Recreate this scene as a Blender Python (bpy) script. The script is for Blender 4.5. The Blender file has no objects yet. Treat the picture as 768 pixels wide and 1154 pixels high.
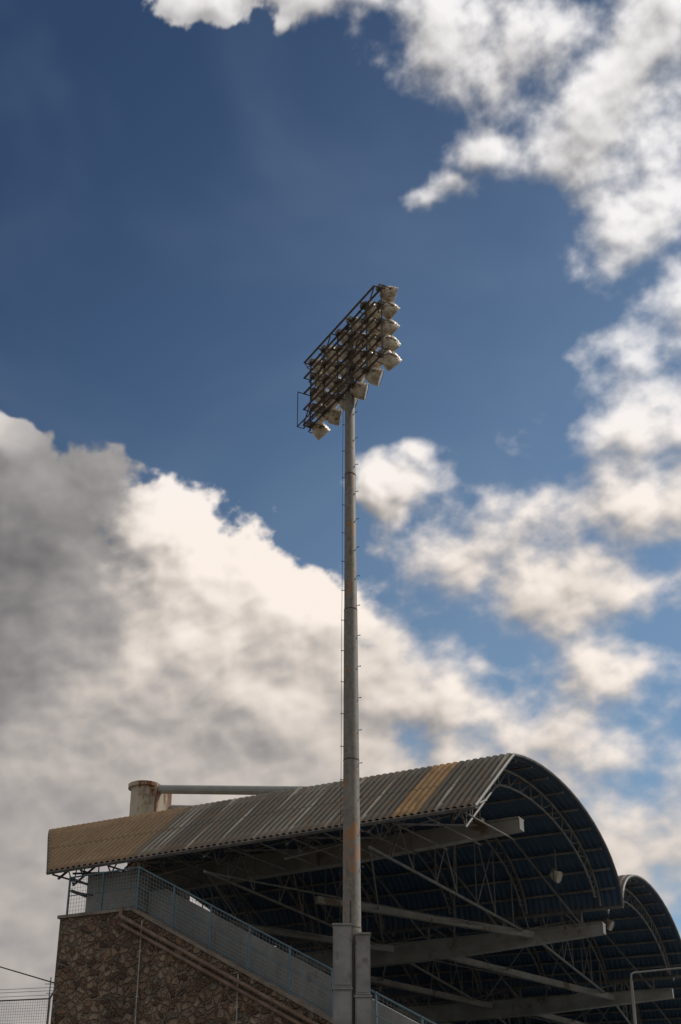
import bpy, math, random
import numpy as np
from mathutils import Vector, Matrix
random.seed(4)
R=math.radians
scene=bpy.context.scene

# ------------------------------------------------------------------ helpers
class MB:
    def __init__(s): s.v=[]; s.f=[]; s.m=[]; s.a=[]
    def add(s,vs,fs,mi=0,attr=None):
        o=len(s.v); s.v+= [tuple(p) for p in vs]; s.f+=[tuple(i+o for i in f) for f in fs]; s.m+=[mi]*len(fs)
        s.a+= attr if attr else [(0,0,0)]*len(vs)
    def tube(s,p,q,r,n=6,r2=None,mi=0,cap=True):
        p=Vector(p);q=Vector(q);d=q-p
        if d.length<1e-6:return
        r2=r if r2 is None else r2
        d.normalize(); a=d.orthogonal().normalized() if abs(d.z)<.99 else Vector((1,0,0)); a=(a-d*a.dot(d)).normalized(); b=d.cross(a)
        vs=[];
        for c,rr in((p,r),(q,r2)):
            for i in range(n):
                t=2*math.pi*(i+.5)/n; vs.append(c+a*math.cos(t)*rr+b*math.sin(t)*rr)
        fs=[(i,(i+1)%n,n+(i+1)%n,n+i) for i in range(n)]
        if cap: fs+=[tuple(range(n))[::-1],tuple(range(n,2*n))]
        s.add(vs,fs,mi)
    def poly(s,pts,r,n=6,mi=0):
        for a,b in zip(pts[:-1],pts[1:]): s.tube(a,b,r,n,mi=mi,cap=True)
    def box(s,c,ax,ay,az,mi=0):
        c=Vector(c);vs=[c+ax*i+ay*j+az*k for i in(-1,1) for j in(-1,1) for k in(-1,1)]
        s.add(vs,[(0,1,3,2),(4,6,7,5),(0,4,5,1),(2,3,7,6),(0,2,6,4),(1,5,7,3)],mi)
    def hexa(s,p,mi=0): # 8 pts: bottom 4 loop, top 4 loop
        s.add(p,[(3,2,1,0),(4,5,6,7),(0,1,5,4),(1,2,6,5),(2,3,7,6),(3,0,4,7)],mi)
    def prism(s,a,b,mi=0):
        n=len(a); s.add(list(a)+list(b),[tuple(range(n))[::-1],tuple(range(n,2*n))]+[(i,(i+1)%n,n+(i+1)%n,n+i) for i in range(n)],mi)
    def lathe(s,p,d,prof,n=16,mi=0):
        p=Vector(p);d=Vector(d).normalized();a=d.orthogonal().normalized();b=d.cross(a);vs=[];fs=[]
        for (t,r) in prof:
            for i in range(n):
                an=2*math.pi*i/n; vs.append(p+d*t+(a*math.cos(an)+b*math.sin(an))*r)
        for k in range(len(prof)-1):
            for i in range(n):
                j=(i+1)%n; fs.append((k*n+i,k*n+j,(k+1)*n+j,(k+1)*n+i))
        s.add(vs,fs,mi)
    def make(s,name,mats,parent=None,smooth=False):
        me=bpy.data.meshes.new(name); me.from_pydata(s.v,[],s.f)
        if not isinstance(mats,(list,tuple)): mats=[mats]
        for m in mats: me.materials.append(m)
        me.polygons.foreach_set('material_index',s.m)
        at=me.attributes.new('uvw','FLOAT_VECTOR','POINT')
        at.data.foreach_set('vector',[c for a in s.a for c in a])
        if smooth: me.polygons.foreach_set('use_smooth',[True]*len(me.polygons))
        me.update(); o=bpy.data.objects.new(name,me); scene.collection.objects.link(o)
        if parent: o.parent=parent
        return o
def empty(name):
    o=bpy.data.objects.new(name,None); scene.collection.objects.link(o); return o

class NT:
    def __init__(s,nt): s.nt=nt; s.n=nt.nodes; s.l=nt.links
    def node(s,t,**k):
        n=s.n.new(t)
        for a,b in k.items(): setattr(n,a,b)
        return n
    def put(s,sock,v):
        if isinstance(v,bpy.types.NodeSocket): s.l.new(v,sock)
        elif v is not None: sock.default_value=v
    def math(s,op,a,b=None,c=None,clamp=False):
        n=s.node('ShaderNodeMath',operation=op); n.use_clamp=clamp
        s.put(n.inputs[0],a); s.put(n.inputs[1],b)
        if c is not None: s.put(n.inputs[2],c)
        return n.outputs[0]
    def vec(s,op,a,b=None):
        n=s.node('ShaderNodeVectorMath',operation=op); s.put(n.inputs[0],a); s.put(n.inputs[1],b)
        return n.outputs['Value'] if op in('LENGTH','DOT_PRODUCT','DISTANCE') else n.outputs[0]
    def noise(s,v,scale,detail=4,rough=.55,dist=0):
        n=s.node('ShaderNodeTexNoise'); s.put(n.inputs['Vector'],v); n.inputs['Scale'].default_value=scale
        n.inputs['Detail'].default_value=detail; n.inputs['Roughness'].default_value=rough; n.inputs['Distortion'].default_value=dist
        return n
    def smooth(s,x,a,b,c=0.,d=1.):
        n=s.node('ShaderNodeMapRange',interpolation_type='SMOOTHSTEP'); s.put(n.inputs[0],x)
        for i,v in enumerate((a,b,c,d)): s.put(n.inputs[i+1],v)
        return n.outputs[0]
    def mix(s,f,a,b,mode='MIX'):
        n=s.node('ShaderNodeMix',data_type='RGBA',blend_type=mode); s.put(n.inputs[0],f)
        s.put(n.inputs[6],a if isinstance(a,bpy.types.NodeSocket) else (*a,1)); s.put(n.inputs[7],b if isinstance(b,bpy.types.NodeSocket) else (*b,1))
        return n.outputs[2]
    def ramp(s,f,stops):
        n=s.node('ShaderNodeValToRGB'); s.put(n.inputs[0],f); e=n.color_ramp.elements
        while len(e)<len(stops): e.new(.5)
        for i,(p,c) in enumerate(stops): e[i].position=p; e[i].color=(*c,1)
        return n.outputs[0]
    def bump(s,h,st,dist=.02):
        n=s.node('ShaderNodeBump'); n.inputs['Strength'].default_value=st; n.inputs['Distance'].default_value=dist; s.put(n.inputs['Height'],h); return n.outputs[0]

def newmat(name,rough=.7,metal=0.):
    m=bpy.data.materials.new(name); m.use_nodes=True; t=NT(m.node_tree); b=t.n['Principled BSDF']
    b.inputs['Roughness'].default_value=rough; b.inputs['Metallic'].default_value=metal
    return m,t,b
def objco(t): return t.node('ShaderNodeTexCoord').outputs['Object']
def simple(name,c1,c2,scale=2.,rough=.65,metal=0.,rust=None,rustamt=.6,bump=0,stretch=(1,1,1)):
    m,t,b=newmat(name,rough,metal); co=t.vec('MULTIPLY',objco(t),stretch)
    n=t.noise(co,scale,5,.65).outputs[0]; col=t.mix(t.smooth(n,.35,.65),c1,c2)
    if rust:
        n2=t.noise(co,scale*.7,6,.7).outputs[0]; col=t.mix(t.smooth(n2,rustamt,rustamt+.08),col,rust)
    t.put(b.inputs['Base Color'],col)
    if bump: t.put(b.inputs['Normal'],t.bump(t.noise(co,scale*12,4).outputs[0],bump))
    return m

# ------------------------------------------------------------------ materials
m_steel=simple('painted_steel',(.11,.105,.10),(.18,.17,.155),3,.6,rust=(.11,.06,.035),rustamt=.60)
m_girder=simple('girder_paint',(.21,.20,.18),(.30,.29,.265),1.2,.6,rust=(.14,.095,.06),rustamt=.56)
m_rack=simple('rack_steel',(.07,.05,.04),(.14,.10,.08),4,.7)
m_conc=simple('concrete',(.24,.235,.225),(.36,.35,.335),.8,.85,stretch=(1,1,.4),bump=.1,rust=(.19,.17,.15),rustamt=.58)
m_seatc=simple('terrace_concrete',(.22,.21,.20),(.32,.31,.29),.8,.85)
m_coping=simple('coping_concrete',(.18,.145,.12),(.29,.245,.21),2,.85)
m_bluerail=simple('blue_rail_paint',(.08,.14,.185),(.12,.195,.24),4,.5)
m_wire=simple('galvanised_wire',(.14,.17,.19),(.22,.25,.27),4,.5)
m_pipe=simple('brown_pipe',(.16,.10,.07),(.25,.17,.125),3,.6)
m_white=simple('white_pvc_pipe',(.28,.26,.24),(.42,.40,.37),3,.5)
m_dark=simple('dark_cable',(.03,.03,.03),(.06,.06,.06),4,.6)
m_anchor=simple('anchor_rusty_paint',(.44,.36,.26),(.58,.51,.40),1.5,.6,rust=(.22,.09,.035),rustamt=.47,stretch=(1,1,.35))
m_pipegrey=simple('pipe_grey_paint',(.30,.32,.32),(.40,.40,.38),1.5,.5)
m_lamp=simple('lamp_housing_cream',(.42,.34,.25),(.74,.66,.54),6,.42,metal=.1,rust=(.16,.09,.05),rustamt=.58)
m_lampdk=simple('lamp_bracket',(.08,.07,.06),(.16,.13,.10),4,.6)
m_box=simple('cabinet_grey',(.22,.22,.215),(.31,.305,.295),2,.6,rust=(.18,.15,.12),rustamt=.58)

m_glass,t,b=newmat('lamp_glass',.1); t.put(b.inputs['Base Color'],t.mix(t.noise(objco(t),3).outputs[0],(.35,.34,.32),(.55,.53,.5)))
m_ground,t,b=newmat('dry_ground',.95); co=objco(t)
t.put(b.inputs['Base Color'],t.mix(t.noise(co,.08,8).outputs[0],(.09,.08,.065),(.19,.165,.13))); t.put(b.inputs['Normal'],t.bump(t.noise(co,6,8).outputs[0],.4,.05))

# galvanised pole
m_pole,t,b=newmat('galvanised_pole',.65,0.); co=objco(t)
n=t.noise(t.vec('MULTIPLY',co,(4,4,.8)),1.5,6,.7).outputs[0]
n3=t.node('ShaderNodeTexVoronoi'); t.put(n3.inputs['Vector'],co); n3.inputs['Scale'].default_value=12
col=t.mix(t.smooth(n,.3,.7),(.12,.105,.09),(.21,.19,.17)); col=t.mix(t.math('MULTIPLY',n3.outputs['Color'],.5),col,(.32,.30,.27))
sz=t.node('ShaderNodeSeparateXYZ'); t.put(sz.inputs[0],co)
patch=t.smooth(t.math('ABSOLUTE',t.math('SUBTRACT',sz.outputs[2],10.9)),.9,.2,0,.16)
col=t.mix(t.smooth(t.math('ADD',t.noise(t.vec('MULTIPLY',co,(3,3,1.5)),1.6,6).outputs[0],patch),.60,.67),col,(.33,.17,.08))
t.put(b.inputs['Base Color'],col)

# rubble stone
m_stone,t,b=newmat('rubble_stone',.9); co=objco(t)
w=t.vec('ADD',co,t.vec('MULTIPLY',t.vec('SUBTRACT',t.noise(co,2.4,4).outputs['Color'],(.5,.5,.5)),(.42,.42,.42)))
w=t.vec('MULTIPLY',w,(1,1,1.3))
v1=t.node('ShaderNodeTexVoronoi',feature='F1'); t.put(v1.inputs['Vector'],w); v1.inputs['Scale'].default_value=3.9
v2=t.node('ShaderNodeTexVoronoi',feature='DISTANCE_TO_EDGE'); t.put(v2.inputs['Vector'],w); v2.inputs['Scale'].default_value=3.9
sep=t.node('ShaderNodeSeparateColor'); t.put(sep.inputs[0],v1.outputs['Color'])
col=t.ramp(sep.outputs[0],[(0,(.09,.052,.037)),(.3,(.25,.14,.09)),(.55,(.37,.245,.16)),(.8,(.44,.335,.245)),(1,(.15,.12,.095))])
col=t.mix(t.smooth(t.noise(co,9,7,.7).outputs[0],.3,.75,.3,1),t.mix(.6,col,(.055,.035,.025)),col)
col=t.mix(t.smooth(v2.outputs['Distance'],.02,.07),(.27,.22,.17),col)
col=t.mix(t.smooth(t.noise(t.vec('MULTIPLY',co,(1,1,.3)),.7,5).outputs[0],.42,.68,0,.5),col,(.10,.075,.06))
t.put(b.inputs['Base Color'],col)
hgt=t.math('ADD',t.smooth(v2.outputs['Distance'],0,.18),t.math('MULTIPLY',t.noise(co,8,6).outputs[0],.6))
t.put(b.inputs['Normal'],t.bump(hgt,1.,.12))

# roof outside sheet : per panel colour from the run coordinate
PITCH=.22
m_roof,t,b=newmat('weathered_roof_sheet',.85,0.)
at=t.node('ShaderNodeAttribute',attribute_name='uvw'); sp=t.node('ShaderNodeSeparateXYZ'); t.put(sp.inputs[0],at.outputs['Vector'])
u=sp.outputs[0]; PW=PITCH*4
pan=t.math('FLOOR',t.math('DIVIDE',u,PW))
wn=t.node('ShaderNodeTexWhiteNoise',noise_dimensions='1D'); t.put(wn.inputs['W'],pan)
wn2=t.node('ShaderNodeTexWhiteNoise',noise_dimensions='1D'); t.put(wn2.inputs['W'],t.math('FLOOR',t.math('DIVIDE',u,PITCH)))
col=t.ramp(wn.outputs[0],[(0,(.115,.105,.09)),(.6,(.165,.152,.13)),(.85,(.21,.20,.175)),(1,(.32,.305,.28))])
col=t.mix(t.math('MULTIPLY',wn2.outputs[0],.35),col,(.07,.06,.05))
patchm=t.math('MULTIPLY',t.smooth(u,-2.65,-2.6),t.smooth(u,-1.75,-1.8))
brown=t.math('ADD',t.smooth(u,-11.3,-12.0),patchm,clamp=True)
col=t.mix(t.math('MULTIPLY',brown,.85),col,t.mix(patchm,(.235,.15,.08),(.36,.215,.09)))
fr=t.math('FRACT',t.math('DIVIDE',t.math('ADD',u,t.math('MULTIPLY',sp.outputs[1],.05)),PW*1.37))
col=t.mix(t.math('MULTIPLY',t.math('LESS_THAN',fr,.09),t.math('SUBTRACT',.8,brown),clamp=True),col,(.38,.36,.32))
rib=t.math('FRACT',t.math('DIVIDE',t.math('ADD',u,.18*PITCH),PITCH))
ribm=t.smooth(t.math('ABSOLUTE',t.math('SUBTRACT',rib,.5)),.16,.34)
# mesh-like frame sections: near-black painted between ribs, weaker at top and bottom
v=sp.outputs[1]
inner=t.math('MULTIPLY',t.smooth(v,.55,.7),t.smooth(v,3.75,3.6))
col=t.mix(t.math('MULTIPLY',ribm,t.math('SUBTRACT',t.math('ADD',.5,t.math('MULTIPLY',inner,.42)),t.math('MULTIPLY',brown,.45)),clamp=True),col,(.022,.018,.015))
n=t.noise(t.vec('MULTIPLY',at.outputs['Vector'],(2.2,.8,1)),1.5,6,.72).outputs[0]
col=t.mix(t.smooth(n,.45,.68,0,.65),col,(.12,.075,.04))
col=t.mix(t.math('MULTIPLY',t.smooth(t.math('ABSOLUTE',t.math('SUBTRACT',v,2.1)),.06,.03),.6),col,(.05,.04,.03))
col=t.mix(t.smooth(v,.6,.1,0,.55),col,(.07,.045,.03))
t.put(b.inputs['Base Color'],col); b.inputs['Specular IOR Level'].default_value=.2
m_blue,t,b=newmat('blue_soffit_sheet',.6)
at=t.node('ShaderNodeAttribute',attribute_name='uvw')
n=t.noise(t.vec('MULTIPLY',at.outputs['Vector'],(2.5,.3,1)),1.2,6,.7).outputs[0]
t.put(b.inputs['Base Color'],t.mix(t.smooth(n,.35,.7),(.03,.065,.12),(.05,.09,.14)))

# ------------------------------------------------------------------ grandstand frame
BW=12.96; ZV=13.6
angs=[28,22,17,13,10]
F=[Vector((3.716,38.45,0))]
for a in angs: F.append(F[-1]+BW*Vector((math.sin(R(a)),math.cos(R(a)),0)))
dang=[28,26,22,18,15,12]
def P(t,u,z):
    i=max(0,min(len(F)-2,int(math.floor(t)))); k=t-i
    p=F[i].lerp(F[i+1],k); a=R(dang[i]*(1-k)+dang[i+1]*k) if t>=0 else R(dang[0])
    q=p+Vector((math.cos(a),-math.sin(a),0))*u; q.z=z; return q
def S(s): return s/BW
rise=[2.88,2.1,2.0,2.0,2.0]
A=BW/2
TH0=R(59.6); S0=A*(1-math.cos(TH0)); Z0=rise[0]*math.sin(TH0)
def vprof(i,th):
    b=rise[i]
    if i==0 and th<TH0:
        k=th/TH0; l=math.hypot(S0,Z0); return S0*k,Z0*k,-Z0/l,S0/l
    nx,nz=-math.cos(th)/A,math.sin(th)/b; l=math.hypot(nx,nz)
    return A*(1-math.cos(th)),b*math.sin(th),nx/l,nz/l
def vault(i,th,u,off):
    s,z,nx,nz=vprof(i,th)
    return P(i+(s+nx*off)/BW,u,ZV+z+nz*off)

D0=Vector((math.cos(R(28)),-math.sin(R(28)),0)); L0=Vector((math.sin(R(28)),math.cos(R(28)),0)); UP=Vector((0,0,1))

stand=empty('grandstand')
NB=4
UB=-14.8; UMAX=-17.5
def ub(th): return UB-2.65*min(1,th/TH0,(math.pi-th)/TH0)
def sheet(off,name,mat,flip):
    mb=MB(); prof=[(0,0),(.07,0),(.11,.05),(.18,.05)]
    us=[]
    u=0.
    while u>UMAX:
        for o,hh in prof: us.append((u-o,hh))
        u-=PITCH
    nt=36
    ths=[math.pi*j/nt for j in range(nt+1)]
    ths=sorted(ths+[TH0-.001,TH0+.001]); nt=len(ths)-1
    for i in range(NB):
        vs=[];at=[]
        for th in ths:
            back=ub(th)
            for (uu,hh) in us:
                ux=max(uu,back)
                vs.append(vault(i,th,ux,off+hh-.05)); at.append((ux,th*4,i))
        n=len(us); fs=[]
        for j in range(nt):
            for k in range(n-1):
                if us[k][0]<=ub(ths[j])-.3 and us[k][0]<=ub(ths[j+1])-.3: continue
                f=(j*n+k,j*n+k+1,(j+1)*n+k+1,(j+1)*n+k); fs.append(f[::-1] if flip else f)
        mb.add(vs,fs,0,at)
    return mb.make(name,mat,stand)
sheet(.06,'roof_outer_sheet',m_roof,False)
sheet(-.02,'roof_soffit_sheet',m_blue,True)

st=MB(); gd=MB()
NTH=24
for i in range(NB):
    # edge trims
    pts=[vault(i,math.pi*j/NTH,.02,-.01) for j in range(NTH+1)]; st.poly(pts,.05,6)
    pts=[vault(i,math.pi*j/NTH,ub(math.pi*j/NTH)-.02,-.02) for j in range(NTH+1)]; st.poly(pts,.06,6)
    # purlins
    for j in range(1,14):
        th=math.pi*j/14; st.tube(vault(i,th,-.1,-.16),vault(i,th,ub(th)+.1,-.16),.05,4)
    # arch trusses
    for uu in (-.7,-3.4,-6.1,-9.0,-11.9,-14.5):
        N=20
        top=[vault(i,math.pi*j/N,uu,-.28) for j in range(N+1)]
        bot=[vault(i,math.pi*j/N,uu,-.80) for j in range(1,N)]
        st.poly(top,.045,5); st.poly(bot,.04,5)
        for j in range(1,N): 
            st.tube(bot[j-1],top[j],.02,4)
            if j<N-1: st.tube(bot[j-1],top[j+1],.02,4)
    # longitudinal ties with hangers
    for uu in (-3.4,-9.0,-14.0):
        st.tube(P(i+.02,uu,12.95),P(i+.98,uu,12.95),.05,6)
        for j in range(1,8):
            t=j/8; th=math.acos(1-2*t); b=rise[i]
            st.tube(P(i+t,uu,12.95),P(i+t,uu,ZV+b*math.sin(th)-.8),.025,4)
            nxt=P(i+t+(.125 if j%2 else -.125),uu,12.95)
            st.tube(P(i+t,uu,ZV+b*math.sin(th)-.8),nxt,.025,4)
    for (u1,u2) in ((-3.4,-9.),(-9.,-14.)):
        st.tube(P(i+.02,u1,12.97),P(i+.98,u2,12.97),.03,5); st.tube(P(i+.98,u1,12.93),P(i+.02,u2,12.93),.03,5)
        st.tube(P(i+.5,u1,ZV+rise[i]-.9),P(i+.02,(u1+u2)/2,12.97),.035,5); st.tube(P(i+.5,u1,ZV+rise[i]-.9),P(i+.98,(u1+u2)/2,12.97),.035,5)
st.tube(P(0,.05,ZV-.04),P(0,UB-.05,ZV-.04),.06,4)
for i in range(1,NB+1): st.tube(P(i,.02,ZV-.02),P(i,UB-.05,ZV-.02),.07,6)
for k in range(14):
    uu=-.4-k*1.1
    st.tube(P(S(.1),uu,ZV-.05),P(S(1.9),uu,ZV+.75),.03,4); st.tube(P(S(.1),uu,ZV-.08),P(S(4),uu,ZV+.1),.03,4)
def girder(t,ztop,u0=-.7,u1=-14.2):
    for (ua,ub_,da,db) in ((u0,-6,.34,.62),(-6,u1,.62,.75)):
        hw=.17/BW
        gd.hexa([P(t-hw,ub_,ztop-db),P(t-hw,ua,ztop-da),P(t+hw,ua,ztop-da),P(t+hw,ub_,ztop-db),P(t-hw,ub_,ztop),P(t-hw,ua,ztop),P(t+hw,ua,ztop),P(t+hw,ub_,ztop)])
        hf=.23/BW
        gd.hexa([P(t-hf,ub_,ztop+.002),P(t-hf,ua,ztop+.002),P(t+hf,ua,ztop+.002),P(t+hf,ub_,ztop+.002),P(t-hf,ub_,ztop+.035),P(t-hf,ua,ztop+.035),P(t+hf,ua,ztop+.035),P(t+hf,ub_,ztop+.035)])
girder(S(4),14.3,u0=-.15)
for i in range(1,NB+1): girder(i,13.05)
# horizontal diagonal box beams between the girders
def beam(p,q,w,h):
    d=(q-p).normalized(); s=d.cross(UP).normalized(); gd.box((p+q)/2,(q-p)/2,s*w,UP*h)
for i in range(NB):
    for ua,ub_ in ((-7.8,-3.2),(-13.0,-8.6)):
        beam(P(i+(.40 if i==0 else .1),ua,13.0),P(i+.975,ub_,12.85),.09,.11)
for tt,zt,b0 in [(S(4),14.3,0)]+[(i,13.05,i) for i in range(1,NB)]:
    for uu in (-1.5,-4.4,-7.3,-10.2,-13):
        if b0==0:
            st.tube(P(tt,uu,zt),P(tt,uu,ZV+rise[0]*.86),.045,5)
            st.tube(P(tt,uu,zt),P(tt+.14,uu-1.3,ZV+rise[0]*.9),.035,5); st.tube(P(tt,uu,zt),P(.02,uu-1.,ZV-.1),.035,5)
        else:
            st.tube(P(tt,uu,zt),P(tt,uu,ZV),.055,5)
            st.tube(P(tt,uu,zt),P(tt-.2,uu-1.4,ZV+rise[b0-1]*.72),.04,5)
            st.tube(P(tt,uu,zt),P(tt+.2,uu-1.4,ZV+rise[b0]*.72),.04,5)
st.make('roof_trusses',m_steel,stand); gd.make('roof_girders',m_girder,stand)

# columns
cb=MB()
slope=.546
def zs(u): return 11.9 if u<-11.2 else 11.9-slope*(u+11.2)
for t,zt in [(S(4),13.6)]+[(i,12.3) for i in range(1,NB+1)]:
    for uu in (-12.6,):
        hw=.35/BW; 
        cb.hexa([P(t-hw,uu-.45,0),P(t-hw,uu+.45,0),P(t+hw,uu+.45,0),P(t+hw,uu-.45,0),P(t-hw,uu-.45,zt),P(t-hw,uu+.45,zt),P(t+hw,uu+.45,zt),P(t+hw,uu-.45,zt)])
def slab(mb,t0,t1,prof,mi=0): mb.prism([P(t0,u,z) for u,z in prof],[P(t1,u,z) for u,z in prof],mi)
slab(cb,S(1.0),S(1.55),[(-13.95,0),(-11.9,0),(-11.9,13.55),(-13.95,13.6)])
for i in range(NB): slab(cb,i+ (S(1.56) if i==0 else 0),i+1,[(-14.2,0),(-13.97,0),(-13.97,12.1),(-14.2,12.1)])
cb.make('concrete_frame',m_conc,stand)
pb=MB()
slab(pb,S(1.5),S(1.72),[(-11.88,zs(-11.88)-1.2),(6.8,zs(6.8)-1.2),(6.8,zs(6.8)+1.05),(-11.2,zs(-11.2)+1.05),(-11.88,zs(-11.2)+1.05)])
pb.make('side_parapet',m_conc,stand)
prof=[(-13.9,0),(-13.9,10.6),(-12,10.6)]
u=-12;z=10.6
while z>2.2:
    z-=.42; prof+= [(u,z),(u+.77,z)]; u+=.77
prof+=[(u,0)]
tb=MB()
for i in range(NB): slab(tb,i+(S(1.75) if i==0 else 0),i+1,prof)
tb.make('seating_terrace',m_seatc,stand)
sb=MB(); u=-12;z=10.6
while z>2.8:
    z-=.42
    for i in range(NB):
        t0=i+(S(2.6) if i==0 else .02); t1=i+.98
        sb.hexa([P(t0,u+.1,z+.36),P(t0,u+.5,z+.36),P(t1,u+.5,z+.36),P(t1,u+.1,z+.36),P(t0,u+.1,z+.42),P(t0,u+.5,z+.42),P(t1,u+.5,z+.42),P(t1,u+.1,z+.42)])
    u+=.77
sb.make('seat_rows',m_bluerail,stand)
lb=MB(); slab(lb,S(.22),S(1.48),[(-13.8,10.9),(-13.8,11.5),(-11.2,11.5),(6.7,zs(6.7)-.4),(6.7,zs(6.7)-1.0),(-11.2,10.9)]); lb.make('side_stair',m_seatc,stand)

# ---------------- stone wall
sw=empty('stone_wall')
wb=MB(); slab(wb,S(-.3),S(.2),[(-13.9,0),(6.8,0),(6.8,zs(6.8)),(-11.2,11.9),(-13.9,11.95)]); wb.make('rubble_masonry',m_stone,sw)
kb=MB()
slab(kb,S(-.36),S(.24),[(-13.97,11.955),(-11.2,11.905),(-11.17,11.99),(-13.97,12.05)])
slab(kb,S(-.36),S(.24),[(-11.165,11.89),(6.85,zs(6.85)+.005),(6.85,zs(6.85)+.1),(-11.165,11.99)])
kb.make('coping',m_coping,sw)
pp=MB()
for dz,so in ((-.16,-.42),(-.38,-.40)): pp.tube(P(S(so),-11.5,zs(-11.2)+dz),P(S(so),6.5,zs(6.5)+dz),.06,8)
pp.tube(P(S(-.42),-11.5,zs(-11.2)-.16),P(S(-.42),-11.5,zs(-11.2)+.15),.06,8)
pp.make('service_pipes',m_pipe,sw)
pp=MB()
for uu in (-10.75,-7.3,-3.5): 
    pp.tube(P(S(-.36),uu,zs(uu)-.1),P(S(-.36),uu,2),.022,6)
    for k in range(5): pp.box(P(S(-.34),uu,zs(uu)-1-k*1.3),D0*.05,L0*.03,UP*.02)
pp.make('downpipes',m_white,sw)
# ---------------- railing on top
rl=MB(); rw=MB(); RS=S(-.05)
us=[-13.85,-12.55,-11.2]+[-11.2+1.35*k for k in range(1,14)]
for k,uu in enumerate(us):
    zb=zs(uu)+.05; rl.box(P(RS,uu,zb+.68),D0*.025,L0*.025,UP*.68)
for a,b_ in zip(us[:-1],us[1:]):
    for hh,r in((1.33,.028),(.16,.02),(.75,.016)): rl.tube(P(RS,a,zs(a)+.05+hh),P(RS,b_,zs(b_)+.05+hh),r,6)
    n=12
    for j in range(1,n):
        uu=a+(b_-a)*j/n; rw.tube(P(RS,uu,zs(uu)+.21),P(RS,uu,zs(uu)+1.36),.006,3,cap=False)
    for j in range(1,10):
        hh=.16+1.17*j/10; rw.tube(P(RS,a,zs(a)+.05+hh),P(RS,b_,zs(b_)+.05+hh),.005,3,cap=False)
rl.tube(P(RS,-13.85,13.28),P(S(.9),-13.85,13.28),.03,6)
rg=empty('blue_railing'); rl.make('posts_and_rails',m_bluerail,rg); rw.make('mesh_infill',m_wire,rg)
# ---------------- anchor column with stay pipes behind roof
ac=empty('roof_anchor_column'); ab=MB(); c=P(S(8.4),-17.1,0)
ab.lathe(c,UP,[(0,.45),(16.6,.45),(16.65,.52),(18.95,.52),(18.97,.64),(19.12,.64),(19.14,.6),(19.16,0)],14)
ab.lathe(c,UP,[(17.6,.53),(17.62,.57),(17.72,.57),(17.74,.53)],14)
ab.box(P(S(8.4),-16.45,18.2),D0*.28,L0*.2,UP*.65)
ab.box(P(S(8.4),-16.2,18.1),D0*.04,L0*.5,UP*.8)
for k in range(4): ab.box(P(S(8.4-.3+.2*k),-16.45,17.7),D0*.28,L0*.02,UP*.5)
ab.make('column_head',m_anchor,ac)
ab=MB()
ab.tube(P(S(8.1),-16.2,18.75),P(S(8.1),-4.3,16.9),.17,12); ab.tube(P(S(8.9),-16.2,18.2),P(S(8.9),-5,16.4),.15,12)
ab.tube(P(S(8.1),-16.2,17.8),P(S(8.1),-7,16.3),.06,8)
ab.make('stay_pipes',m_pipegrey,ac,smooth=False)

# ---------------- floodlight under roof
def spot(pos,aim):
    e=empty('roof_floodlight'); mb=MB(); p=Vector(pos); d=Vector(aim).normalized()
    mb.tube(p+Vector((0,0,.9)),p+Vector((0,0,.2)),.03,5,mi=1)
    mb.lathe(p-d*.2,d,[(0,0),(.0,.12),(.1,.16),(.28,.2),(.34,.2)],12); mb.lathe(p-d*.2,d,[(.32,.19),(.32,0)],12,mi=2)
    s=d.cross(UP).normalized(); mb.box(p+s*.27,s*.012,d*.03,UP*.2,1); mb.box(p-s*.27,s*.012,d*.03,UP*.2,1); mb.box(p+UP*.2,s*.28,d*.03,UP*.012,1)
    mb.make('lamp_body',[m_lamp,m_lampdk,m_glass],e)
for t,uu,z in ((.43,-2.2,14.9),(.80,-1.4,14.2),(1.4,-1.6,14.2)): spot(P(t,uu,z),(.9,-.5,-.6))

# ------------------------------------------------------------------ floodlight mast
mast=empty('floodlight_mast')
PX,PY=.26,33.
pb=MB()
n=24
secs=[(0,.265),(9,.218),(9.02,.212),(17,.172),(17.02,.165),(25.6,.122),(25.62,0)]
pb.lathe((PX,PY,0),UP,secs,n); 
pb.lathe((PX,PY,0),UP,[(0,.5),(.06,.5),(.06,.27)],16)
po=pb.make('pole',m_pole,mast,smooth=True)
pd=MB()
def prad(z): return .265+(.122-.265)*z/25.6
z=10.;k=0
while z<24:
    d=Vector((1,0,0)) if k%2 else Vector((-1,0,0)); d=Vector((d.x,-.25,0)).normalized(); r=prad(z)
    pd.tube(Vector((PX,PY,z))+d*(r-.02),Vector((PX,PY,z))+d*(r+.07),.01,5); pd.tube(Vector((PX,PY,z))+d*(r+.06),Vector((PX,PY,z))+d*(r+.075),.018,6)
    z+=.42;k+=1
for z in (9.0,17.0,13,21): pd.lathe((PX,PY,z),UP,[(0,prad(z)+.001),(.01,prad(z)+.006),(.03,prad(z)+.006),(.04,prad(z)+.001)],20)
pd.make('step_bolts',m_rack,mast)
cbm=MB()
pts=[Vector((PX-prad(z)-.055-.004*math.sin(z*1.3),PY-.05,z)) for z in [5+.8*i for i in range(25)]]
cbm.poly(pts,.006,5); cbm.tube((PX-.03,PY-prad(9)-.015,5),(PX-.03,PY-prad(9)-.0,9.6),.014,6); cbm.make('power_cable',m_dark,mast)
bx=MB()
X=Vector((1,0,0));Y=Vector((0,1,0))
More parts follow.
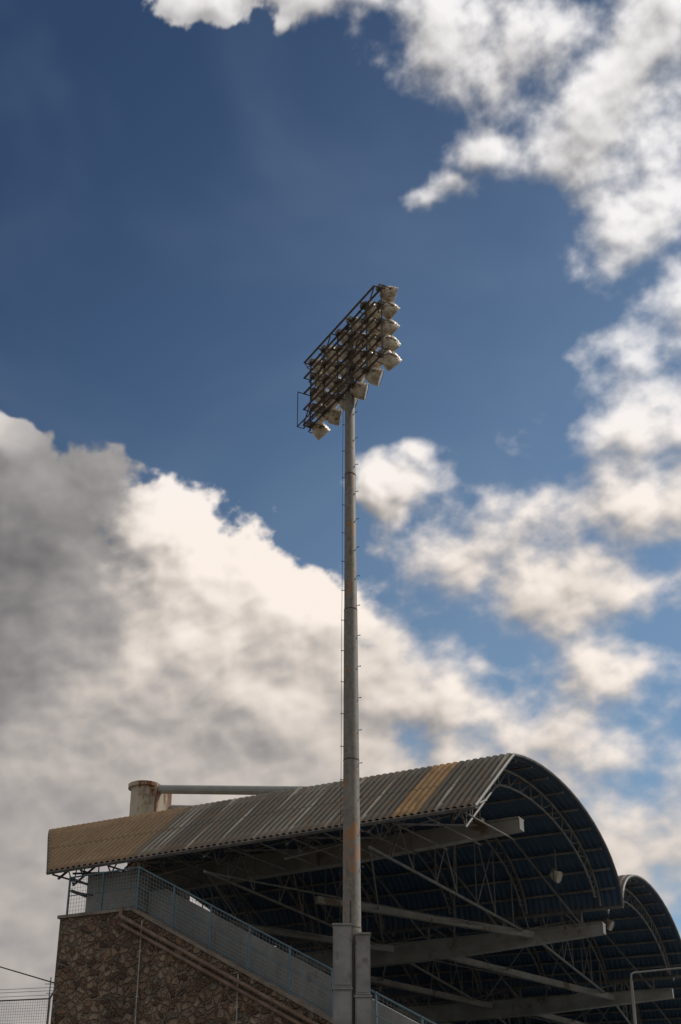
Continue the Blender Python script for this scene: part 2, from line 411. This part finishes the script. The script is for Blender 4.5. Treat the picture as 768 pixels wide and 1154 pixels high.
def cab(cx,cy,w,d,z0,z1):
    bx.box((cx,cy,(z0+z1)/2),X*w/2,Y*d/2,UP*(z1-z0)/2)
    bx.box((cx,cy-.01,z1+.02),X*(w/2+.02),Y*(d/2+.03),UP*.02)
    bx.box((cx,cy-d/2-.012,(z0+z1)/2),X*(w/2-.03),Y*.01,UP*((z1-z0)/2-.05))
    bx.box((cx-w/4,cy-d/2-.028,(z0+z1)/2),X*.015,Y*.012,UP*.07)
    for q in (.2,.5,.8): bx.box((cx+w/2-.05,cy-d/2-.03,z0+(z1-z0)*q),X*.012,Y*.01,UP*.05)
cab(PX-.22,PY-.28,.42,.3,7.65,9.0); cab(PX-.22,PY-.28,.42,.3,6.2,7.6); cab(PX+.24,PY-.26,.33,.3,7.5,8.8); cab(PX+.24,PY-.26,.35,.32,6.0,7.44)
bx.make('control_cabinets',m_box,mast)
# rack
Rv=Vector((.479,-.878,0)); Nv=Vector((.878,.479,0)); C=Vector((.12,33.,25.9)); HL=2.08
rk=MB()
rows=[0,-.55,-1.1,-1.65,-2.2]
def bar(a,b,w=.04): rk.tube(a,b,w,4)
for dz in rows:
    for nn in (0,-.22):
        bar(C+Rv*-HL+UP*dz+Nv*nn,C+Rv*HL+UP*dz+Nv*nn,.035)
for r in (-HL,-1.25,-.42,.42,1.25,HL):
    bar(C+Rv*r+UP*.12,C+Rv*r+UP*-2.3,.03)
    for dz in rows: bar(C+Rv*r+UP*dz,C+Rv*r+UP*dz-Nv*.22,.022)
for a,b_ in ((-HL,-.42),(.42,HL)):
    bar(C+Rv*a+UP*-2.19-Nv*.22,C+Rv*b_-Nv*.22,.018); bar(C+Rv*a-Nv*.22,C+Rv*b_+UP*-2.19-Nv*.22,.018)
for dz in rows: bar(C+UP*dz,Vector((PX,PY,C.z+dz)),.09)
for nn in (-.22,-.42):
    bar(C+Rv*-HL+UP*-2.3+Nv*nn,C+Rv*HL*.2+UP*-2.3+Nv*nn,.022)
for j in range(9):
    r=-HL+j*HL*1.2/8; bar(C+Rv*r+UP*-2.3-Nv*.22,C+Rv*r+UP*-2.3-Nv*.42,.015)
bar(C+Rv*-HL+UP*-2.3-Nv*.42,C+Rv*-HL+UP*-1.1-Nv*.42,.018); bar(C+Rv*-HL+UP*-1.1-Nv*.42,C+Rv*-HL+UP*-1.1,.018)
rk.make('lamp_rack',m_rack,mast)
lm=MB()
aim0=(Nv*.78-UP*.42).normalized()
for ri,dz in enumerate(rows):
    for ci in range(6):
        r=-HL+.12+ci*(2*HL-.24)/5+random.uniform(-.08,.08)
        aim=(aim0+Rv*random.uniform(-.5,.5)+UP*random.uniform(-.25,.35)).normalized()
        base=C+Rv*r+UP*(dz-.03)
        p=base+Nv*.30-UP*.03
        lm.lathe(p,aim,[(-.27,0),(-.27,.11),(-.24,.15),(-.16,.155),(-.15,.20),(-.08,.23),(.0,.24),(.05,.235),(.055,.25),(.09,.25),(.095,.235),(.14,.235),(.145,.25),(.17,.25),(.175,.23)],16,0)
        lm.lathe(p,aim,[(.17,.235),(.16,.21),(.18,0)],16,2)
        s=aim.cross(UP).normalized()
        for sg in(-1,1):
            lm.tube(base,base+s*.25*sg+Nv*.05,.018,4,mi=1); lm.tube(base+s*.25*sg+Nv*.05,p+s*.245*sg,.018,4,mi=1)
        lm.box(base+Nv*.02+UP*.08,Rv*.1,Nv*.10,UP*.06,1)
lm.make('floodlights',[m_lamp,m_lampdk,m_glass],mast,smooth=False)

# ------------------------------------------------------------------ street lamp lower right
sl=empty('street_lamp'); mb=MB(); bx0=Vector((5.93,30,0))
mb.lathe(bx0,UP,[(0,.11),(.5,.11),(.55,.06),(7.3,.03)],10)
pts=[bx0+Vector((0,0,7.3)),bx0+Vector((.01,0,7.42)),bx0+Vector((.06,0,7.46)),bx0+Vector((1.9,-.3,7.58))]
mb.poly(pts,.02,6)
mb.hexa([bx0+Vector(v) for v in((1.85,-.42,7.52),(2.5,-.5,7.54),(2.5,-.3,7.54),(1.85,-.18,7.52),(1.85,-.4,7.64),(2.4,-.46,7.66),(2.4,-.34,7.66),(1.85,-.2,7.64))])
mb.make('post_and_arm',m_girder,sl)
# ------------------------------------------------------------------ ball-stop fence far left
fe=empty('ball_stop_fence'); mb=MB(); mw=MB()
for k in range(8):
    x=-13.35-2.6*(k-.6); y=60+.6*k
    mb.tube((x,y,0),(x,y,12.3),.05,6); mb.tube((x,y,12.3),(x+.25,y-.1,12.75),.04,5)
    if k<7:
        for zz in (12.3,8.5,4.5): mb.tube((x,y,zz),(x-2.6,y+.6,zz),.03,4)
        for j in range(26): mw.tube((x-.1*j,y+.023*j,8),(x-.1*j,y+.023*j,12.3),.007,3,cap=False)
        for j in range(40): mw.tube((x,y,8+.11*j),(x-2.6,y+.6,8+.11*j),.006,3,cap=False)
        for zz in (12.45,12.62,12.75): mw.tube((x+(zz-12.3)*.55,y,zz),(x-2.6+(zz-12.3)*.55,y+.6,zz),.012,3)
mb.make('fence_posts',m_steel,fe); mw.make('fence_mesh',m_wire,fe)
an=empty('antenna_pole'); mb=MB(); mb.tube((-13.0,66,0),(-13.0,66,14.3),.045,8,r2=.025)
mb.tube((-13.25,66,14.0),(-12.75,66,14.0),.015,4); mb.tube((-13.15,66,13.6),(-12.85,66,13.6),.015,4)
mb.make('antenna_mast',m_steel,an)
ow=empty('overhead_wire'); mb=MB()
mb.poly([Vector(p) for p in((-26,58,17.3),(-20,55.8,14.9),(-16,54.3,13.45),(-12.3,53,12.15),(-10.1,51.6,11.35),(-6.5,50,10.3))],.022,4); mb.make('cable',m_dark,ow)
up_=empty('utility_pole'); mb=MB(); mb.lathe((-26,58,0),UP,[(0,.18),(17.6,.11),(17.62,0)],10); mb.box((-26,58,17.2),Vector((.05,0,0)),Vector((0,.9,0)),UP*.06); mb.make('pole_and_crossarm',m_seatc,up_)

# ground
mb=MB(); G=3000; mb.add([(-G,-G,0),(G,-G,0),(G,G,0),(-G,G,0)],[(0,1,2,3)]); mb.make('ground',m_ground)

# ------------------------------------------------------------------ clouds : a distant glowing shell, cumulus density and sun shading computed into its colour
SUN_AZ,SUN_EL=66,47   # azimuth clockwise from +Y
rng=np.random.RandomState(11)
PERM=rng.permutation(512).astype(np.int32); GA=rng.rand(512)*2*np.pi; GX=np.cos(GA).astype(np.float32); GY=np.sin(GA).astype(np.float32)
def perlin(x,y,seed):
    xi=np.floor(x).astype(np.int32); yi=np.floor(y).astype(np.int32); xf=(x-xi).astype(np.float32); yf=(y-yi).astype(np.float32)
    def g(ix,iy,dx,dy):
        h=PERM[(ix+PERM[(iy+seed*37)&511])&511]; return GX[h]*dx+GY[h]*dy
    u=xf*xf*xf*(xf*(xf*6-15)+10); v=yf*yf*yf*(yf*(yf*6-15)+10)
    a=g(xi,yi,xf,yf); b=g(xi+1,yi,xf-1,yf); c=g(xi,yi+1,xf,yf-1); d=g(xi+1,yi+1,xf-1,yf-1)
    return (a+(b-a)*u)+((c+(d-c)*u)-(a+(b-a)*u))*v
def fbm(x,y,o,rough=.5,seed=0,bil=False):
    s=0;a=1.;f=1.;tt=0
    for k in range(o):
        ca,sa=math.cos(.6*k),math.sin(.6*k)
        n=perlin((x*ca-y*sa)*f+17.3*k,(x*sa+y*ca)*f-9.1*k,seed+k)
        s=s+a*((np.abs(n)*2-.45) if bil else n*1.5); tt+=a; a*=rough; f*=2.05
    return s/tt
def sstep(x,a,b):
    k=np.clip((x-a)/(b-a),0,1); return k*k*(3-2*k)
blobs=[(-8.0,49.1,3.8,1.3),(-4,49.4,3.2,1.0),(.5,49.1,4.8,1.7),(5.5,47.8,4.4,2.6),(9.8,46.3,4.8,3.2),(14.5,44.6,5.6,4.4),(15.2,39.8,4.4,3.4),(12.5,42.8,3.6,2.4),(18.3,46.5,6,4.5),(17.0,36.6,2.8,2.1),
(6.2,41.6,2.8,.8),(8.2,42.8,2.0,1.3),(14.0,32.1,4.6,2.8),(16.5,28.8,4.6,3.4),(17,31,4,3),(6.4,27.0,5.8,2.3),(10.4,25.7,4.6,2.2),(9.6,28.7,4.4,2.2),(12.3,29.0,3.6,2.8),(3.0,30.5,2.2,1.0),(1.8,29.8,1.5,.8),(4.4,31.4,1.2,.6),
(11.2,22.1,2.7,1.6),(-15.6,31.4,1.9,1.1),(-13.6,27.6,5.6,3.7),(-15,24,6,5),(-7.9,28.4,2.3,1.7),(-5.3,26.0,3.6,2.6),(-2.1,24.6,3.2,2.5),(-8,22.5,8.5,5.0),
(2.6,22.3,3.6,2.5),(5.4,21.4,3.6,2.2),(8.3,19.6,3.4,2.2),(-4.9,16.6,14,5.5),(-3,20.5,5,3.5),(6.5,17.4,8,3.6),(12.8,15.8,6,3.0),(0,8,40,8.5)]
def density(az,el,o=7):
    x=az*.86
    wx=fbm(x/5,el/5,3,.5,3)*1.5+fbm(x/1.6,el/1.6,3,.5,21)*.5
    wy=fbm(x/5,el/5,3,.5,9)*1.2+fbm(x/1.6,el/1.6,3,.5,33)*.45
    A_=az+wx; E_=el+wy
    acc=None
    for a,e,ra,re in blobs:
        d=np.exp(7*np.clip(1-np.sqrt(((A_-a)/ra)**2+((E_-e)/re)**2),-1.2,1)).astype(np.float32)
        acc=d if acc is None else acc+d
    den=np.log(acc+1e-6)/7
    out=sstep(np.abs(az),21,34); upm=sstep(el,51,58)
    den=np.clip(den+1.0*np.maximum(out,upm)*(.6+fbm(x/14,el/14,2,.5,60)),-1,.75)
    left=1-sstep(az+ (el-25)*.15,-1,5)
    wis=fbm(x/3.4,el/2.6,o,.54,41)
    bil=-fbm(x/2.0,el/1.8,min(o-1,5),.5,52,True)
    return den+wis*(.42+.50*(1-left))+bil*(.36*left+.16*(1-left)), left, wis
azl=np.concatenate([np.linspace(-58,-24,35)[:-1],np.arange(-24,24,.06),np.linspace(24,50,27)])
ell=np.concatenate([np.array([-2.,0,2.]),np.arange(4,54,.055),np.linspace(54.5,66,12)])
AZ,EL=np.meshgrid(azl,ell); AZ=AZ.astype(np.float32); EL=EL.astype(np.float32)
Dn,left,wis=density(AZ,EL)
lx,ly=.55,.83
D5=density(AZ,EL,5)[0]
r1=D5-density(AZ+.35*lx,EL+.35*ly,5)[0]
r2=density(AZ,EL,3)[0]-density(AZ+1.2*lx,EL+1.2*ly,3)[0]
shd=0
for s_ in (.8,1.8,3.0): shd=shd+np.clip(density(AZ+s_*lx,EL+s_*ly,3)[0],0,.9)/3  # sunward self-shadow, darkens the cloud colour
w=.20+.65*(1-left)
cover=sstep(Dn,-.02*(1-left),w)
# broad light and shade painted on the cloud banks (azimuth, elevation, radius, luminance)
tones=[(-14,27.8,3.6,.15),(-11.0,26.5,1.9,.20),(-10.8,24.6,1.5,.24),(-16.5,31,1.4,.42),(-15.5,23,3.6,.17),(-16.5,18.5,3.2,.22),(-9.2,27.6,1.0,.75),(-7.8,28.2,1.4,.85),(-6,25.8,2.2,.74),(-2.5,24.6,2.4,.70),(-8.8,23.4,1.5,.60),(-5,22.3,2.6,.50),(-11,20.6,2.2,.40),(-7,17.8,4,.35),(-5.5,19.8,1.5,.34),(-1.5,20,2.6,.40),
(3,22.3,2.2,.56),(6,20.8,2.2,.54),(3,18.5,3,.42),(9,19,2.5,.52),(13,16.5,3,.50),(-14,13.5,5,.27),(12,12,5,.44),(11.2,22,1.8,.64),(7,27,2.5,.58),(11,26,2.5,.56),(14.5,32.5,3,.82),(16.5,28,3,.60),(3,30.5,2,.60),(9.5,28.8,2,.62),
(-7,49,3,.60),(1,49,3,.60),(9,47,3,.58),(14,45,3.5,.66),(16,40.5,3,.86),(12.5,42,2,.55),(17,37,2,.76),(6.5,42,2,.45)]
num=np.zeros_like(AZ); dn_=np.zeros_like(AZ)+1e-5; num+=.45*1e-5
for a,e,r,v in tones:
    g=np.exp(-(((AZ+1.8*wis-a)**2+(EL+1.2*r2-e)**2)/(r*r)))+1e-4*np.exp(-(((AZ-a)**2+(EL-e)**2)/400)); num+=g*v; dn_+=g
base=num/dn_
low=1-sstep(EL,15,22)
darkz=1-sstep(base,.2,.45)
rel=(.30*np.tanh(2.6*r1)+.50*np.tanh(1.6*r2))*(1-.40*low)*(1-.40*darkz)  # sunlit and shaded relief put into the cloud colour
B=base*(1+rel)*(1.12-.34*shd*(1-.5*low))
B=B*(1+.28*wis)
B=B*(1+.12*(1-sstep(Dn,.1,.6))*(1-darkz))
B=.95*(1-np.exp(-B*1.0/.95*1.25))/(1-math.exp(-1.25))*.96
B=np.clip(B,.10,.92)
warmth=1-sstep(EL,26,36)
k=np.clip((B-.12)/.45,0,1)
cr=B*(1.0+.05*warmth*k+.01); cg=B*(.985-.035*warmth*k); cbb=B*(1.0-.03*k-.12*warmth*k+.01)
fade=np.minimum.reduce([sstep(AZ,-58,-46),1-sstep(AZ,38,50),1-sstep(EL,58,66)])
cover=cover*fade
ny,nx=AZ.shape; RAD=2600.
ar,er=np.radians(AZ),np.radians(EL)
co3=np.stack([np.sin(ar)*np.cos(er)*RAD,np.cos(ar)*np.cos(er)*RAD,np.sin(er)*RAD],-1).reshape(-1).astype(np.float32)
idx=np.arange(ny*nx).reshape(ny,nx)
quads=np.stack([idx[:-1,:-1],idx[:-1,1:],idx[1:,1:],idx[1:,:-1]],-1).reshape(-1).astype(np.int32)
me=bpy.data.meshes.new('clouds'); nq=(ny-1)*(nx-1)
me.vertices.add(ny*nx); me.vertices.foreach_set('co',co3)
me.loops.add(nq*4); me.loops.foreach_set('vertex_index',quads)
me.polygons.add(nq); me.polygons.foreach_set('loop_start',(np.arange(nq)*4).astype(np.int32))
me.update(calc_edges=True)
at=me.attributes.new('cloud','FLOAT_COLOR','POINT')
at.data.foreach_set('color',np.stack([cr,cg,cbb,cover],-1).reshape(-1).astype(np.float32))
m=bpy.data.materials.new('cloud_emission'); m.use_nodes=True; t=NT(m.node_tree); t.n.remove(t.n['Principled BSDF'])
a_=t.node('ShaderNodeAttribute',attribute_name='cloud'); em=t.node('ShaderNodeEmission'); t.put(em.inputs[0],a_.outputs['Color'])  # emission shows the painted light and shade, the sun lamp adds none
tr=t.node('ShaderNodeBsdfTransparent'); mx=t.node('ShaderNodeMixShader'); t.put(mx.inputs[0],a_.outputs['Alpha']); t.l.new(tr.outputs[0],mx.inputs[1]); t.l.new(em.outputs[0],mx.inputs[2])
t.l.new(mx.outputs[0],t.n['Material Output'].inputs[0])
m.cycles.emission_sampling='NONE'
me.materials.append(m); o=bpy.data.objects.new('clouds',me); scene.collection.objects.link(o)

# ------------------------------------------------------------------ world
wd=bpy.data.worlds.new('World'); scene.world=wd; wd.use_nodes=True; t=NT(wd.node_tree)
bg=t.n['Background']; STR=.1; bg.inputs['Strength'].default_value=STR
sky=t.node('ShaderNodeTexSky',sky_type='NISHITA'); sky.sun_disc=False; sky.sun_elevation=R(SUN_EL); sky.sun_rotation=R(SUN_AZ); sky.air_density=1.0; sky.dust_density=.6; sky.ozone_density=2.
dirv=t.node('ShaderNodeTexCoord').outputs['Generated']
sp=t.node('ShaderNodeSeparateXYZ'); t.put(sp.inputs[0],dirv)
g=t.math('SUBTRACT',sp.outputs[2],t.math('MULTIPLY',sp.outputs[0],.55))
tint=t.mix(t.smooth(g,.85,.25),(.27,.345,.42),(.80,.88,.85))
scol=t.vec('MULTIPLY',sky.outputs[0],tint)
nn=t.noise(dirv,3.2,4,.6,.4).outputs[0]
veil=t.smooth(nn,.45,.8,0,.13)
scol=t.mix(veil,scol,(3.6,4.4,5.4))
away=t.math('MAXIMUM',t.smooth(sp.outputs[1],.62,.35),t.smooth(sp.outputs[2],.86,.93))
scol=t.mix(t.math('MULTIPLY',away,t.smooth(nn,.38,.55)),scol,(4.4,4.1,3.7))
t.put(bg.inputs['Color'],scol)
wd.cycles.sampling_method='MANUAL'; wd.cycles.sample_map_resolution=512
sunv=Vector((math.sin(R(SUN_AZ))*math.cos(R(SUN_EL)),math.cos(R(SUN_AZ))*math.cos(R(SUN_EL)),math.sin(R(SUN_EL))))
sd=bpy.data.lights.new('sun','SUN'); sd.energy=2.1; sd.angle=R(.6); sd.color=(1,.93,.83)
so=bpy.data.objects.new('sun',sd); scene.collection.objects.link(so); so.rotation_euler=sunv.to_track_quat('Z','Y').to_euler(); so.location=(60,-20,80)

# ------------------------------------------------------------------ camera
cd=bpy.data.cameras.new('camera'); co_=bpy.data.objects.new('camera',cd); scene.collection.objects.link(co_)
cd.sensor_fit='VERTICAL'; cd.sensor_height=36; cd.sensor_width=24; cd.lens=50; cd.clip_end=8000
co_.location=(0,0,1.6); co_.rotation_euler=(R(90+29),0,0); scene.camera=co_
scene.view_settings.view_transform='Standard'; scene.view_settings.look='None'; scene.view_settings.exposure=0
